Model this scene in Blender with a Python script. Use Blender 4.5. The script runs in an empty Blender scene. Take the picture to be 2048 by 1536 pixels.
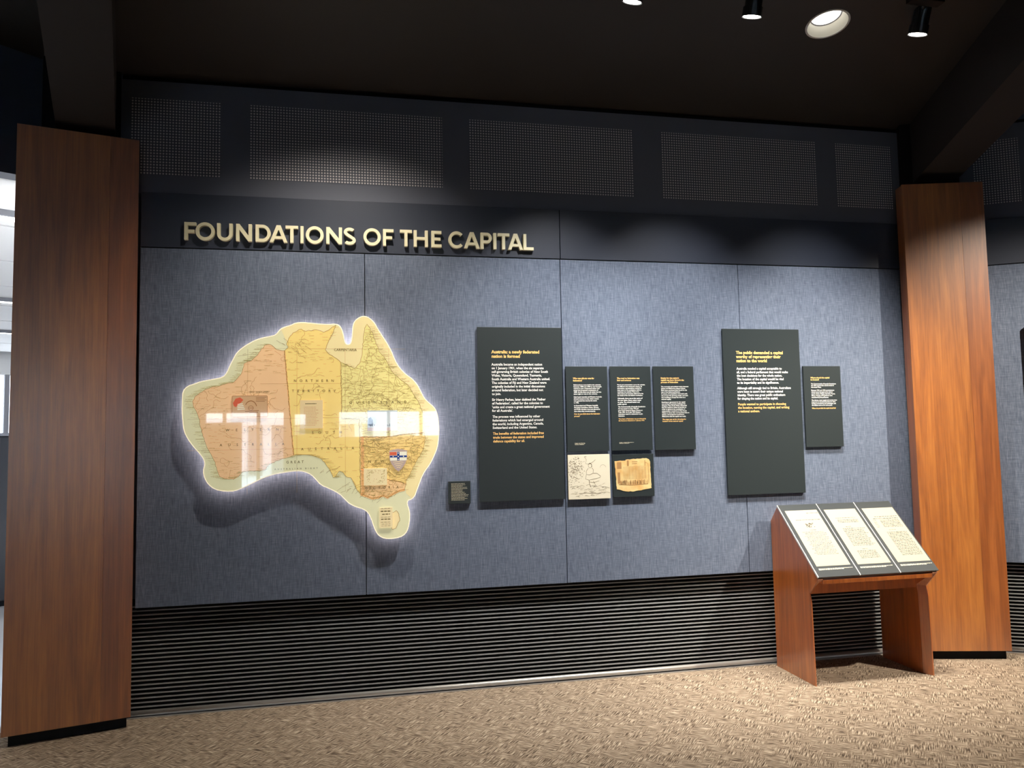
import bpy, bmesh, math, random
from mathutils import Matrix, Vector
random.seed(7)
PI = math.pi
R = math.radians
C = bpy.context.scene.collection
scene = bpy.context.scene

# ------------------------------------------------------------------ camera, sky, lights, exposure
def cam_matrix(yaw, pitch, roll, loc):
    fwd = Vector((math.sin(yaw)*math.cos(pitch), math.cos(yaw)*math.cos(pitch), math.sin(pitch)))
    rt = Vector((math.cos(yaw), -math.sin(yaw), 0)); up = rt.cross(fwd)
    r = rt*math.cos(roll)+up*math.sin(roll); u = -rt*math.sin(roll)+up*math.cos(roll); b = -fwd
    return Matrix(((r.x, u.x, b.x, loc[0]), (r.y, u.y, b.y, loc[1]), (r.z, u.z, b.z, loc[2]), (0, 0, 0, 1)))

cd = bpy.data.cameras.new('camera'); cam = bpy.data.objects.new('camera', cd); C.objects.link(cam)
cd.sensor_width = 36; cd.sensor_fit = 'HORIZONTAL'; cd.lens = 1528.5/2048*36; cd.clip_start = .05; cd.clip_end = 300
cam.matrix_world = cam_matrix(.2027378, .0700797, -.0189872, (0, -4.8276, 1.55))
scene.camera = cam
vs = scene.view_settings
vs.view_transform = 'Standard'; vs.look = 'None'; vs.gamma = 1; vs.use_curve_mapping = False
vs.exposure = 0.0
scene.cycles.use_denoising = True
scene.cycles.max_bounces = 7
scene.cycles.diffuse_bounces = 4
scene.cycles.glossy_bounces = 4
scene.cycles.sample_clamp_indirect = 4

w = bpy.data.worlds.new('sky'); scene.world = w; w.use_nodes = True
wn = w.node_tree.nodes; wl = w.node_tree.links
bg = wn['Background']
tc = wn.new('ShaderNodeTexCoord'); sp = wn.new('ShaderNodeSeparateXYZ'); wl.new(tc.outputs['Generated'], sp.inputs[0])
cr = wn.new('ShaderNodeValToRGB'); wl.new(sp.outputs['Z'], cr.inputs[0])
cr.color_ramp.elements[0].position = .0; cr.color_ramp.elements[0].color = (.95, .97, 1, 1)
cr.color_ramp.elements[1].position = .5; cr.color_ramp.elements[1].color = (.55, .75, 1, 1)
wl.new(cr.outputs[0], bg.inputs[0]); bg.inputs[1].default_value = 19.0

SLOPE = math.tan(R(10))
def ceil_z(y): return 3.75-y*SLOPE

def spot(loc, target, watts, cone, blend, color, rad=.045):
    l = bpy.data.lights.new('spot_lamp', 'SPOT'); o = bpy.data.objects.new('spot_lamp', l); C.objects.link(o)
    l.energy = watts; l.spot_size = R(cone); l.spot_blend = blend; l.color = color; l.shadow_soft_size = rad
    o.location = loc; o.rotation_euler = (Vector(target)-Vector(loc)).to_track_quat('-Z', 'Y').to_euler()
    return o
WARM = (1, .90, .76); NEUT = (1, .96, .9)
HEADS = [((3.19, -1.13, 3.83), (3.0, -.10, .75)), ((2.14, -1.14, 3.83), (2.05, -.06, .75)), ((1.445, -1.15, 3.84), (1.10, -.06, .72))]
for (hl, ht), wt in zip(HEADS, (300, 385, 390)):
    d = (Vector(ht)-Vector(hl)).normalized()
    spot(Vector(hl)+d*.015, ht, wt, 70, 1, NEUT)
DOWN = [(2.711, -.988), (-.04, -.945)]
spot((2.711, -.988, ceil_z(-.988)-.03), (3.3, -.60, .2), 560, 68, 1, WARM, .06)
spot((-.04, -.945-.012, ceil_z(-.945)+.098), (-.10, -.20, .4), 245, 104, 1, WARM, .04)
# a track head of the neighbouring bay on the right, outside the frame
spot((5.3, -2.7, 4.05), (4.0, -.3, 1.18), 1150, 50, 1, WARM)

def portal(loc, sx, sy, direction):
    l = bpy.data.lights.new('window_portal', 'AREA'); o = bpy.data.objects.new('window_portal', l); C.objects.link(o)
    l.shape = 'RECTANGLE'; l.size = sx; l.size_y = sy; l.cycles.is_portal = True
    o.location = loc; o.rotation_euler = Vector(direction).to_track_quat('-Z', 'Y').to_euler()

# ------------------------------------------------------------------ helpers
T = Matrix.Identity(4)                       # bay transform applied to all vertices
def mat(name, color, rough=.6, metal=0, spec=.5, emit=None, estr=0, coat=0):
    m = bpy.data.materials.new(name); m.use_nodes = True
    b = m.node_tree.nodes['Principled BSDF']
    b.inputs['Base Color'].default_value = (*color, 1); b.inputs['Roughness'].default_value = rough
    b.inputs['Metallic'].default_value = metal; b.inputs['Specular IOR Level'].default_value = spec
    b.inputs['Coat Weight'].default_value = coat
    if emit: b.inputs['Emission Color'].default_value = (*emit, 1); b.inputs['Emission Strength'].default_value = estr
    return m
def nodes(m): return m.node_tree.nodes, m.node_tree.links, m.node_tree.nodes['Principled BSDF']
def noise_tex(m, scale3, s=1, detail=3, rot=(0, 0, 0), rough=.55, dist=0):
    n, l, b = nodes(m)
    t = n.new('ShaderNodeTexCoord'); mp = n.new('ShaderNodeMapping'); nz = n.new('ShaderNodeTexNoise')
    mp.inputs['Scale'].default_value = scale3; mp.inputs['Rotation'].default_value = rot
    nz.inputs['Scale'].default_value = s; nz.inputs['Detail'].default_value = detail; nz.inputs['Roughness'].default_value = rough
    nz.inputs['Distortion'].default_value = dist
    src = t.outputs['Object']
    if rot != (0, 0, 0):
        m0 = n.new('ShaderNodeMapping'); m0.inputs['Rotation'].default_value = rot; l.new(src, m0.inputs[0]); src = m0.outputs[0]; mp.inputs['Rotation'].default_value = (0, 0, 0)
    l.new(src, mp.inputs[0]); l.new(mp.outputs[0], nz.inputs[0])
    return nz.outputs['Fac']
def ramp(m, fac, stops):
    n, l, b = nodes(m); r = n.new('ShaderNodeValToRGB'); l.new(fac, r.inputs[0])
    while len(r.color_ramp.elements) < len(stops): r.color_ramp.elements.new(.5)
    for e, (p, c) in zip(r.color_ramp.elements, stops): e.position = p; e.color = (*c, 1)
    return r.outputs[0]
def math_n(m, op, a, b=None):
    n, l, _ = nodes(m); x = n.new('ShaderNodeMath'); x.operation = op
    for i, v in enumerate((a, b)):
        if v is None: continue
        if isinstance(v, (int, float)): x.inputs[i].default_value = v
        else: l.new(v, x.inputs[i])
    return x.outputs[0]
def mix(m, fac, a, b, blend='MIX'):
    n, l, _ = nodes(m); x = n.new('ShaderNodeMix'); x.data_type = 'RGBA'; x.blend_type = blend
    for i, v in ((0, fac), (6, a), (7, b)):
        if isinstance(v, (int, float)): x.inputs[i].default_value = v
        elif isinstance(v, tuple): x.inputs[i].default_value = (*v, 1)
        else: l.new(v, x.inputs[i])
    return x.outputs[2]
def bump(m, h, strength, dist):
    n, l, b = nodes(m); x = n.new('ShaderNodeBump'); x.inputs['Strength'].default_value = strength; x.inputs['Distance'].default_value = dist
    l.new(h, x.inputs['Height']); l.new(x.outputs[0], b.inputs['Normal'])
def base(m, col): n, l, b = nodes(m); l.new(col, b.inputs['Base Color'])

class MB:
    def __init__(s): s.v = []; s.f = []
    def add(s, vs, fs):
        k = len(s.v); s.v += [tuple(v) for v in vs]; s.f += [tuple(i+k for i in f) for f in fs]; return s
    def box(s, x0, x1, y0, y1, z0, z1):
        return s.add([(x, y, z) for z in (z0, z1) for y in (y0, y1) for x in (x0, x1)],
                     [(0, 2, 3, 1), (4, 5, 7, 6), (0, 1, 5, 4), (2, 6, 7, 3), (0, 4, 6, 2), (1, 3, 7, 5)])
    def prism_y(s, poly, y0, y1):            # polygon in (x, z), y0 = front
        n = len(poly); a = sum(poly[i][0]*poly[(i+1) % n][1]-poly[(i+1) % n][0]*poly[i][1] for i in range(n))
        if a < 0: poly = poly[::-1]
        return s.add([(x, y0, z) for x, z in poly]+[(x, y1, z) for x, z in poly],
                     [tuple(range(n)), tuple(range(2*n-1, n-1, -1))]+[(i, n+i, n+(i+1) % n, (i+1) % n) for i in range(n)])
    def prism_x(s, poly, x0, x1):            # polygon in (y, z)
        n = len(poly)
        return s.add([(x0, y, z) for y, z in poly]+[(x1, y, z) for y, z in poly],
                     [tuple(range(n)), tuple(range(2*n-1, n-1, -1))]+[(i, (i+1) % n, n+(i+1) % n, n+i) for i in range(n)])
    def flat(s, poly, y):                    # single face in (x, z) at y, facing -y
        n = len(poly); a = sum(poly[i][0]*poly[(i+1) % n][1]-poly[(i+1) % n][0]*poly[i][1] for i in range(n))
        if a < 0: poly = poly[::-1]
        return s.add([(x, y, z) for x, z in poly], [tuple(range(n))])
    def ribbon(s, pts, wd, y0, y1=None, closed=False):   # stroke of width wd through (x, z) points
        n = len(pts); L = []; Rr = []
        for i in range(n):
            a = pts[(i-1) % n] if closed or i else pts[i]; b = pts[(i+1) % n] if closed or i < n-1 else pts[i]
            dx, dz = b[0]-a[0], b[1]-a[1]; q = math.hypot(dx, dz) or 1; nx, nz = -dz/q*wd/2, dx/q*wd/2
            L.append((pts[i][0]+nx, pts[i][1]+nz)); Rr.append((pts[i][0]-nx, pts[i][1]-nz))
        m = n if closed else n-1
        if y1 is None:
            return s.add([(x, y0, z) for x, z in L+Rr], [(i, n+i, n+(i+1) % n, (i+1) % n) for i in range(m)])
        v = [(x, y0, z) for x, z in L+Rr]+[(x, y1, z) for x, z in L+Rr]; f = []
        for i in range(m):
            j = (i+1) % n
            f += [(i, n+i, n+j, j), (2*n+j, 3*n+j, 3*n+i, 2*n+i), (i, j, 2*n+j, 2*n+i), (n+j, n+i, 3*n+i, 3*n+j)]
        if not closed: f += [(0, 2*n, 3*n, n), (n-1, 2*n-1, 4*n-1, 3*n-1)]
        return s.add(v, f)
    def tube(s, p0, p1, r0, r1=None, n=20, caps=True):
        r1 = r0 if r1 is None else r1; p0 = Vector(p0); p1 = Vector(p1); d = (p1-p0).normalized()
        u = d.orthogonal().normalized(); w_ = d.cross(u)
        v = [p+(u*math.cos(2*PI*i/n)+w_*math.sin(2*PI*i/n))*r for p, r in ((p0, r0), (p1, r1)) for i in range(n)]
        f = [(i, (i+1) % n, n+(i+1) % n, n+i) for i in range(n)]
        if caps: f += [tuple(range(n-1, -1, -1)), tuple(range(n, 2*n))]
        return s.add(v, f)
    def build(s, name, m, parent=None, bevel=0, smooth=False):
        me = bpy.data.meshes.new(name); me.from_pydata([T @ Vector(v) for v in s.v], [], s.f); me.update()
        if smooth:
            for p in me.polygons: p.use_smooth = True
        me.materials.append(m); return link(name, me, parent, bevel)
def link(name, data, parent=None, bevel=0):
    o = bpy.data.objects.new(name, data); C.objects.link(o)
    if parent:
        o.parent = parent; o.matrix_parent_inverse = Matrix.Translation(parent.location).inverted()
    if bevel:
        b = o.modifiers.new('bevel', 'BEVEL'); b.width = bevel; b.segments = 2; b.limit_method = 'ANGLE'
    return o
def thing(name, label, cat, loc, group=None):
    o = bpy.data.objects.new(name, None); C.objects.link(o); o.empty_display_size = .1
    o.location = T @ Vector(loc); o['label'] = label; o['category'] = cat
    if group: o['group'] = group
    return o
def tag(o, label, cat, group=None):
    o['label'] = label; o['category'] = cat
    if group: o['group'] = group
    return o
def structure(o): o['kind'] = 'structure'; return o
def root(name, loc=(0, 0, 0)):
    o = bpy.data.objects.new(name, None); C.objects.link(o); o.location = T @ Vector(loc); o['kind'] = 'structure'; return o
def text(name, body, x, z, width, pitch, y, m, parent, size=None, bold=0, spread=False):
    cu = bpy.data.curves.new(name, 'FONT'); cu.body = body; cu.fill_mode = 'FRONT'
    size = size or pitch*.84
    cu.size = size; cu.space_line = pitch/size; cu.offset = bold*size; cu.resolution_u = 2
    o = bpy.data.objects.new(name, cu); C.objects.link(o)
    def width_now(): bpy.context.view_layer.update(); return max(o.dimensions.x, 1e-4)
    if spread:                               # letters kept in shape, spaced out to the wanted width
        a = width_now(); cu.space_character = 2; b = width_now(); cu.space_character = max(.8, 1+(width-a)/(b-a))
    sx = width/width_now()
    me = bpy.data.meshes.new_from_object(o.evaluated_get(bpy.context.evaluated_depsgraph_get()))
    bpy.data.objects.remove(o)
    me.name = name; me.transform(T @ Matrix.Translation((x, y, z)) @ Matrix.Rotation(PI/2, 4, 'X') @ Matrix.Diagonal((sx, 1, 1, 1)))
    me.materials.clear(); me.materials.append(m)
    r = link(name, me, parent); r['kind'] = 'stuff'; return r

# ------------------------------------------------------------------ materials
fabric = mat('blue_grey_woven_fabric', (.2, .23, .28), .95, spec=.15)
va = noise_tex(fabric, (230, 230, 16), detail=2); ha = noise_tex(fabric, (16, 16, 260), detail=2); big = noise_tex(fabric, (2, 2, 60), detail=2)
fz = math_n(fabric, 'ADD', math_n(fabric, 'MULTIPLY', va, .58), math_n(fabric, 'MULTIPLY', ha, .42))
base(fabric, ramp(fabric, fz, [(.34, (.095, .120, .175)), (.5, (.142, .172, .238)), (.66, (.21, .245, .325))]))
bump(fabric, fz, .4, .002)
satin = mat('dark_satin_laminate', (.036, .044, .068), .42, spec=.5)
perf = mat('perforated_dark_metal', (.03, .033, .042), .75)
n_, l_, b_ = nodes(perf)
tcp = n_.new('ShaderNodeTexCoord'); spx = n_.new('ShaderNodeSeparateXYZ'); l_.new(tcp.outputs['UV'], spx.inputs[0])
def cell(m, s): return math_n(m, 'SUBTRACT', math_n(m, 'FRACT', math_n(m, 'DIVIDE', s, .0175)), .5)
cx, cz = cell(perf, spx.outputs[0]), cell(perf, spx.outputs[1])
rr = math_n(perf, 'SQRT', math_n(perf, 'ADD', math_n(perf, 'MULTIPLY', cx, cx), math_n(perf, 'MULTIPLY', cz, cz)))
hole = math_n(perf, 'LESS_THAN', rr, .30)
base(perf, mix(perf, hole, (.092, .099, .128), (.66, .62, .63)))
black = mat('matt_black', (.006, .006, .007), .8, spec=.2)
backing = mat('grille_backing_black', (.008, .008, .009), .8, spec=.2)
alum = mat('dark_metal_slat', (.30, .31, .32), .45)
railm = mat('brushed_aluminium_rail', (.50, .49, .47), .38, metal=.6)
ceilm = mat('dark_brown_ceiling', (.031, .0265, .0245), .55, spec=.5)
bumpf = noise_tex(ceilm, (60, 60, 60), detail=2); bump(ceilm, bumpf, .15, .002)
beamm = mat('dark_grey_beam_paint', (.030, .026, .026), .75, spec=.3)
upper = mat('dark_blue_upper_wall', (.115, .124, .160), .75)

def wood(name, c0, c1, c2, rough=.34, coat=.15):
    m = mat(name, c1, rough, coat=1, spec=.5)
    m.node_tree.nodes['Principled BSDF'].inputs['Coat IOR'].default_value = 1.95
    m.node_tree.nodes['Principled BSDF'].inputs['Coat Roughness'].default_value = .3
    fine = noise_tex(m, (140, 140, 3.2), detail=4); broad = noise_tex(m, (11, 11, .7), detail=4, dist=1.6); fl = noise_tex(m, (30, 30, 6), detail=2)
    f = math_n(m, 'ADD', math_n(m, 'ADD', math_n(m, 'MULTIPLY', fine, .32), math_n(m, 'MULTIPLY', broad, .55)), math_n(m, 'MULTIPLY', fl, .15))
    base(m, ramp(m, f, [(.34, c0), (.5, c1), (.66, c2)])); bump(m, fine, .08, .001)
    return m
wood_a = wood('jarrah_veneer', (.22, .062, .011), (.38, .122, .019), (.54, .20, .036))
wood_b = wood('jarrah_veneer_reddish', (.17, .044, .009), (.29, .082, .014), (.43, .135, .026))
wood_c = wood('lectern_timber_veneer', (.25, .056, .010), (.45, .115, .018), (.62, .19, .036))

carpet = mat('beige_loop_carpet', (.3, .25, .2), .95, spec=.1)
n1 = noise_tex(carpet, (235, 15, 1), detail=2, rot=(0, 0, R(40))); n2 = noise_tex(carpet, (15, 235, 1), detail=2, rot=(0, 0, R(34)))
n3 = noise_tex(carpet, (10, 10, 1), detail=4); n4 = noise_tex(carpet, (320, 320, 1), detail=2)
sel = ramp(carpet, n3, [(.44, (0, 0, 0)), (.56, (1, 1, 1))])
nn = mix(carpet, sel, n1, n2)
cf = math_n(carpet, 'ADD', math_n(carpet, 'MULTIPLY', nn, .9), math_n(carpet, 'MULTIPLY', n4, .10))
base(carpet, ramp(carpet, cf, [(.37, (.060, .042, .029)), (.5, (.25, .188, .134)), (.63, (.56, .46, .345))])); bump(carpet, cf, .7, .006)

white_paint = mat('white_ceiling_paint', (.80, .79, .77), .8)
pale_floor = mat('pale_vinyl_floor', (.62, .62, .62), .3)
tinted = mat('dimming_window_glass', (.22, .23, .245), 0)  # tint added to cut the daylight coming into the lobby
tinted.node_tree.nodes['Principled BSDF'].inputs['Transmission Weight'].default_value = 1; tinted.node_tree.nodes['Principled BSDF'].inputs['IOR'].default_value = 1.02
glass = mat('window_glass', (1, 1, 1), 0)
glass.node_tree.nodes['Principled BSDF'].inputs['Transmission Weight'].default_value = 1
glass.node_tree.nodes['Principled BSDF'].inputs['IOR'].default_value = 1.02
framem = mat('grey_window_frame', (.22, .22, .24), .5)
lampglow = mat('glowing_lamp_lens', (1, 1, 1), .4, emit=(1, .97, .92), estr=14)
lampwhite = mat('white_reflector', (.9, .89, .86), .5); conem = mat('cream_reflector_cone', (.70, .68, .60), .5)
lampblack = mat('black_lamp_housing', (.012, .012, .013), .35)
dlglow = mat('glowing_downlight_lens', (1, 1, 1), .4, emit=(1, .96, .88), estr=3.0)
tubeglow = mat('glowing_lobby_light', (1, 1, 1), .4, emit=(1, .97, .93), estr=7)
board = mat('dark_green_grey_board', (.020, .028, .030), .5, spec=.4)
boardedge = mat('black_board_edge', (.010, .011, .012), .6)
gold = mat('pale_gold_metal_letters', (.86, .80, .56), .5)
whiteink = mat('white_ink', (.97, .97, .92), .7)
orangeink = mat('orange_ink', (1, .60, .20), .7)
creamink = mat('cream_ink', (.8, .75, .55), .7)
darkink = mat('dark_brown_ink', (.10, .065, .03), .6)
fadedink = mat('faded_brown_ink', (.06, .042, .026), .8)
paper = mat('cream_document_paper', (.36, .34, .265), .7)
platem = mat('dark_satin_reader_plate', (.040, .046, .048), .32)

# outlines in metres on the wall plane: (x along the wall, z height)
OUTLINE = [(-0.979, 1.805), (-0.977, 1.853), (-0.953, 1.882), (-0.912, 1.896), (-0.880, 1.909), (-0.821, 1.920), (-0.757, 1.933), (-0.734, 1.964), (-0.721, 1.998), (-0.698, 2.047), (-0.680, 2.081), (-0.647, 2.111), (-0.610, 2.136), (-0.573, 2.156), (-0.535, 2.168), (-0.497, 2.176), (-0.460, 2.186), (-0.436, 2.222), (-0.403, 2.237), (-0.374, 2.245), (-0.350, 2.259), (-0.307, 2.263), (-0.259, 2.259), (-0.210, 2.254), (-0.162, 2.252), (-0.113, 2.255), (-0.093, 2.248), (-0.079, 2.225), (-0.069, 2.190), (-0.064, 2.154), (-0.056, 2.134), (-0.040, 2.129), (-0.025, 2.138), (-0.018, 2.170), (-0.015, 2.211), (-0.012, 2.251), (0.000, 2.277), (0.025, 2.297), (0.050, 2.306), (0.075, 2.301), (0.100, 2.283), (0.119, 2.261), (0.139, 2.222), (0.169, 2.176), (0.194, 2.136), (0.218, 2.090), (0.233, 2.049), (0.253, 2.008), (0.283, 1.968), (0.313, 1.942), (0.343, 1.921), (0.373, 1.886), (0.393, 1.845), (0.413, 1.804), (0.443, 1.773), (0.473, 1.747), (0.488, 1.721), (0.498, 1.680), (0.502, 1.619), (0.500, 1.558), (0.491, 1.497), (0.470, 1.447), (0.444, 1.397), (0.413, 1.357), (0.392, 1.318), (0.377, 1.278), (0.361, 1.238), (0.351, 1.209), (0.331, 1.189), (0.308, 1.185), (0.304, 1.160), (0.315, 1.130), (0.320, 1.090), (0.314, 1.040), (0.304, 1.001), (0.279, 0.972), (0.234, 0.960), (0.185, 0.959), (0.151, 0.968), (0.126, 0.989), (0.107, 1.029), (0.092, 1.079), (0.073, 1.119), (0.044, 1.142), (0.000, 1.156), (-0.039, 1.177), (-0.063, 1.203), (-0.096, 1.238), (-0.154, 1.270), (-0.202, 1.291), (-0.231, 1.326), (-0.259, 1.356), (-0.297, 1.374), (-0.335, 1.380), (-0.382, 1.376), (-0.429, 1.370), (-0.476, 1.362), (-0.532, 1.344), (-0.588, 1.317), (-0.643, 1.290), (-0.689, 1.272), (-0.743, 1.272), (-0.798, 1.285), (-0.834, 1.315), (-0.855, 1.354), (-0.862, 1.392), (-0.852, 1.430), (-0.858, 1.459), (-0.881, 1.493), (-0.918, 1.536), (-0.945, 1.575), (-0.968, 1.623), (-0.975, 1.681), (-0.980, 1.738)]
WEST = [(-0.412, 2.092), (-0.459, 2.099), (-0.474, 2.117), (-0.497, 2.131), (-0.526, 2.122), (-0.549, 2.092), (-0.563, 2.067), (-0.586, 2.047), (-0.600, 2.032), (-0.619, 2.028), (-0.642, 2.016), (-0.647, 1.983), (-0.660, 1.949), (-0.676, 1.930), (-0.697, 1.905), (-0.734, 1.899), (-0.775, 1.884), (-0.821, 1.877), (-0.853, 1.864), (-0.884, 1.843), (-0.911, 1.822), (-0.925, 1.795), (-0.920, 1.766), (-0.902, 1.737), (-0.885, 1.689), (-0.878, 1.641), (-0.864, 1.593), (-0.850, 1.554), (-0.836, 1.516), (-0.818, 1.486), (-0.801, 1.448), (-0.788, 1.409), (-0.781, 1.380), (-0.771, 1.356), (-0.744, 1.344), (-0.694, 1.339), (-0.669, 1.353), (-0.652, 1.377), (-0.606, 1.385), (-0.551, 1.383), (-0.518, 1.387), (-0.504, 1.416), (-0.458, 1.439), (-0.411, 1.453), (-0.359, 1.470)]
MIDDLE = [(-0.412, 2.092), (-0.391, 2.112), (-0.401, 2.132), (-0.387, 2.167), (-0.364, 2.199), (-0.316, 2.223), (-0.288, 2.210), (-0.230, 2.219), (-0.186, 2.204), (-0.152, 2.219), (-0.113, 2.250), (-0.128, 2.209), (-0.142, 2.184), (-0.157, 2.149), (-0.177, 2.098), (-0.157, 2.076), (-0.113, 2.048), (-0.084, 2.023), (-0.080, 1.683), (0.023, 1.681), (0.028, 1.229), (0.010, 1.252), (-0.009, 1.290), (-0.028, 1.330), (-0.057, 1.336), (-0.072, 1.361), (-0.096, 1.371), (-0.115, 1.342), (-0.130, 1.333), (-0.149, 1.373), (-0.173, 1.413), (-0.197, 1.443), (-0.230, 1.458), (-0.269, 1.469), (-0.307, 1.472), (-0.359, 1.470)]
NORTHEAST = [(-0.084, 2.023), (-0.045, 2.006), (-0.006, 1.986), (0.024, 2.013), (0.039, 2.059), (0.044, 2.110), (0.049, 2.170), (0.057, 2.232), (0.070, 2.257), (0.089, 2.232), (0.109, 2.191), (0.124, 2.140), (0.143, 2.090), (0.173, 2.059), (0.203, 1.998), (0.217, 1.968), (0.262, 1.927), (0.322, 1.876), (0.352, 1.824), (0.382, 1.773), (0.402, 1.722), (0.411, 1.661), (0.410, 1.592), (0.279, 1.582), (0.179, 1.568), (0.025, 1.571), (0.023, 1.681), (-0.080, 1.683)]
SOUTHEAST = [(0.025, 1.571), (0.179, 1.568), (0.279, 1.582), (0.410, 1.592), (0.420, 1.559), (0.409, 1.499), (0.389, 1.459), (0.358, 1.409), (0.338, 1.369), (0.317, 1.330), (0.302, 1.310), (0.299, 1.282), (0.247, 1.300), (0.178, 1.314), (0.109, 1.336), (0.060, 1.367), (0.028, 1.383)]
SOUTH = [(0.028, 1.383), (0.060, 1.367), (0.109, 1.336), (0.178, 1.314), (0.247, 1.300), (0.299, 1.282), (0.291, 1.248), (0.256, 1.242), (0.217, 1.223), (0.187, 1.204), (0.162, 1.217), (0.128, 1.206), (0.098, 1.202), (0.059, 1.218), (0.028, 1.229)]
ISLAND = [(0.198, 1.118), (0.221, 1.114), (0.241, 1.125), (0.255, 1.102), (0.259, 1.063), (0.245, 1.043), (0.235, 1.019), (0.215, 1.013), (0.200, 1.035)]
EASTWATER = [(-0.103, 2.249), (-0.079, 2.225), (-0.069, 2.190), (-0.064, 2.154), (-0.056, 2.134), (-0.040, 2.129), (-0.025, 2.138), (-0.018, 2.170), (-0.015, 2.211), (-0.012, 2.251), (0.000, 2.277), (0.025, 2.297), (0.050, 2.306), (0.075, 2.301), (0.100, 2.283), (0.119, 2.261), (0.139, 2.222), (0.169, 2.176), (0.194, 2.136), (0.218, 2.090), (0.233, 2.049), (0.253, 2.008), (0.283, 1.968), (0.313, 1.942), (0.343, 1.921), (0.373, 1.886), (0.393, 1.845), (0.413, 1.804), (0.443, 1.773), (0.473, 1.747), (0.488, 1.721), (0.498, 1.680), (0.502, 1.619), (0.500, 1.558), (0.491, 1.497), (0.470, 1.447), (0.444, 1.397), (0.413, 1.357), (0.392, 1.318), (0.377, 1.278), (0.361, 1.238), (0.351, 1.209), (0.331, 1.191), (0.298, 1.220), (0.291, 1.250), (0.257, 1.361), (0.310, 1.662), (0.182, 1.866), (-0.016, 1.968), (-0.181, 2.088)]
# words printed on the map: text, left x, right x, baseline z
MAP_WORDS = [('NORTHERN', -0.359, -0.128, 1.905), ('TERRITORY', -0.369, -0.114, 1.844), ('QUEENSLAND', -0.036, 0.306, 1.773), ('SOUTH', -0.254, -0.081, 1.595), ('AUSTRALIA', -0.316, -0.008, 1.499), ('WESTERN', -0.741, -0.444, 1.618), ('AUSTRALIA', -0.773, -0.411, 1.532), ('VICTORIA', 0.054, 0.255, 1.258), ('CARPENTARIA', -0.125, 0.009, 2.092), ('GREAT SANDY DESERT', -0.613, -0.496, 1.843), ('GREAT', -0.401, -0.302, 1.424), ('AUSTRALIAN BIGHT', -0.467, -0.221, 1.387), ('N S W', 0.075, 0.168, 1.415)]
# sign letters: letter, left x, right x
SIGN = [('F', -0.9881, -0.9226), ('O', -0.9254, -0.8174), ('U', -0.8047, -0.7166), ('N', -0.6966, -0.6063), ('D', -0.585, -0.4975), ('A', -0.5032, -0.3993), ('T', -0.411, -0.3366), ('I', -0.3233, -0.3054), ('O', -0.2918, -0.1859), ('N', -0.1705, -0.0761), ('S', -0.0671, 0.0072), ('O', 0.0529, 0.1595), ('F', 0.173, 0.2383), ('T', 0.2779, 0.3522), ('H', 0.3634, 0.4527), ('E', 0.4746, 0.5378), ('C', 0.5822, 0.6779), ('A', 0.6811, 0.7822), ('P', 0.7883, 0.8612), ('I', 0.8716, 0.8905), ('T', 0.8993, 0.9762), ('A', 0.9663, 1.0652), ('L', 1.0684, 1.1348)]


# ------------------------------------------------------------------ setting: floor, ceiling, walls
structure(MB().add([(-11, -18.2, 0), (14, -18.2, 0), (14, .2, 0), (-11, .2, 0)], [(0, 1, 2, 3)]).build('floor', carpet))

def sloped_ceiling():
    bm = bmesh.new()
    outer = [(-11, .3), (14, .3), (14, -18.3), (-11, -18.3)]
    loops = [outer]+[[(x+.113*math.cos(2*PI*i/40), y+.113*math.sin(2*PI*i/40)) for i in range(40)] for x, y in DOWN]
    edges = []
    for lp in loops:
        vs_ = [bm.verts.new((x, y, ceil_z(y))) for x, y in lp]
        edges += [bm.edges.new((vs_[i], vs_[(i+1) % len(vs_)])) for i in range(len(vs_))]
    bmesh.ops.triangle_fill(bm, edges=edges, use_beauty=True)
    me = bpy.data.meshes.new('ceiling'); bm.to_mesh(me); bm.free(); me.materials.append(ceilm)
    return structure(link('ceiling', me))
cl = sloped_ceiling()
MB().add([(x, y, z+dz) for dz in (.55, .65) for x, y, z in ((-11, .3, ceil_z(.3)), (14, .3, ceil_z(.3)), (14, -18.3, ceil_z(-18.3)), (-11, -18.3, ceil_z(-18.3)))],
         [(0, 1, 2, 3), (7, 6, 5, 4), (0, 4, 5, 1), (1, 5, 6, 2), (2, 6, 7, 3), (3, 7, 4, 0)]).build('roof_light_block', black, cl)  # unseen slab added above the ceiling to keep sky light out

def perforated(x0, x1, z0, z1, y, parent):
    b = MB().box(x0, x1, y, y+.012, z0, z1)
    o = b.build('perforated_panel', perf, parent); uv = o.data.uv_layers.new(name='UVMap')
    for p in o.data.polygons:
        for li in p.loop_indices:
            v = b.v[o.data.loops[li].vertex_index]; uv.data[li].uv = (v[0]-x0, v[2]-z0)
    return o

def bay(side, x0, x1, fabric_joints, header_joints, perfs, y=-.06):
    wl_ = root('wall_'+side)
    g = .002
    MB().box(x0-.12, x1+.12, .02, .12, 0, 4.2).build('core', upper, wl_)
    MB().box(x0-.12, x1+.12, -.048, .02, 3.035, 3.725).build('upper_panel', upper, wl_)
    MB().box(x0-.12, x1+.12, -.030, .02, 3.725, 3.752).build('shadow_gap', black, wl_)
    for a, b in perfs: perforated(a, b, 3.150, 3.615, -.0495, wl_)
    fj = [x0]+fabric_joints+[x1]
    for a, b in zip(fj, fj[1:]):
        MB().box(a+g, b-g, y, -.020, .622, 2.706).build('fabric_panel', fabric, wl_, bevel=.002)
    hj = [x0]+header_joints+[x1]
    for a, b in zip(hj, hj[1:]):
        MB().box(a+g, b-g, y-.002, -.020, 2.712, 3.040).build('header_panel', satin, wl_, bevel=.0015)
    MB().box(x0, x1, -.012, .02, .60, 3.05).build('joint_backing', black, wl_)
    return wl_

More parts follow.
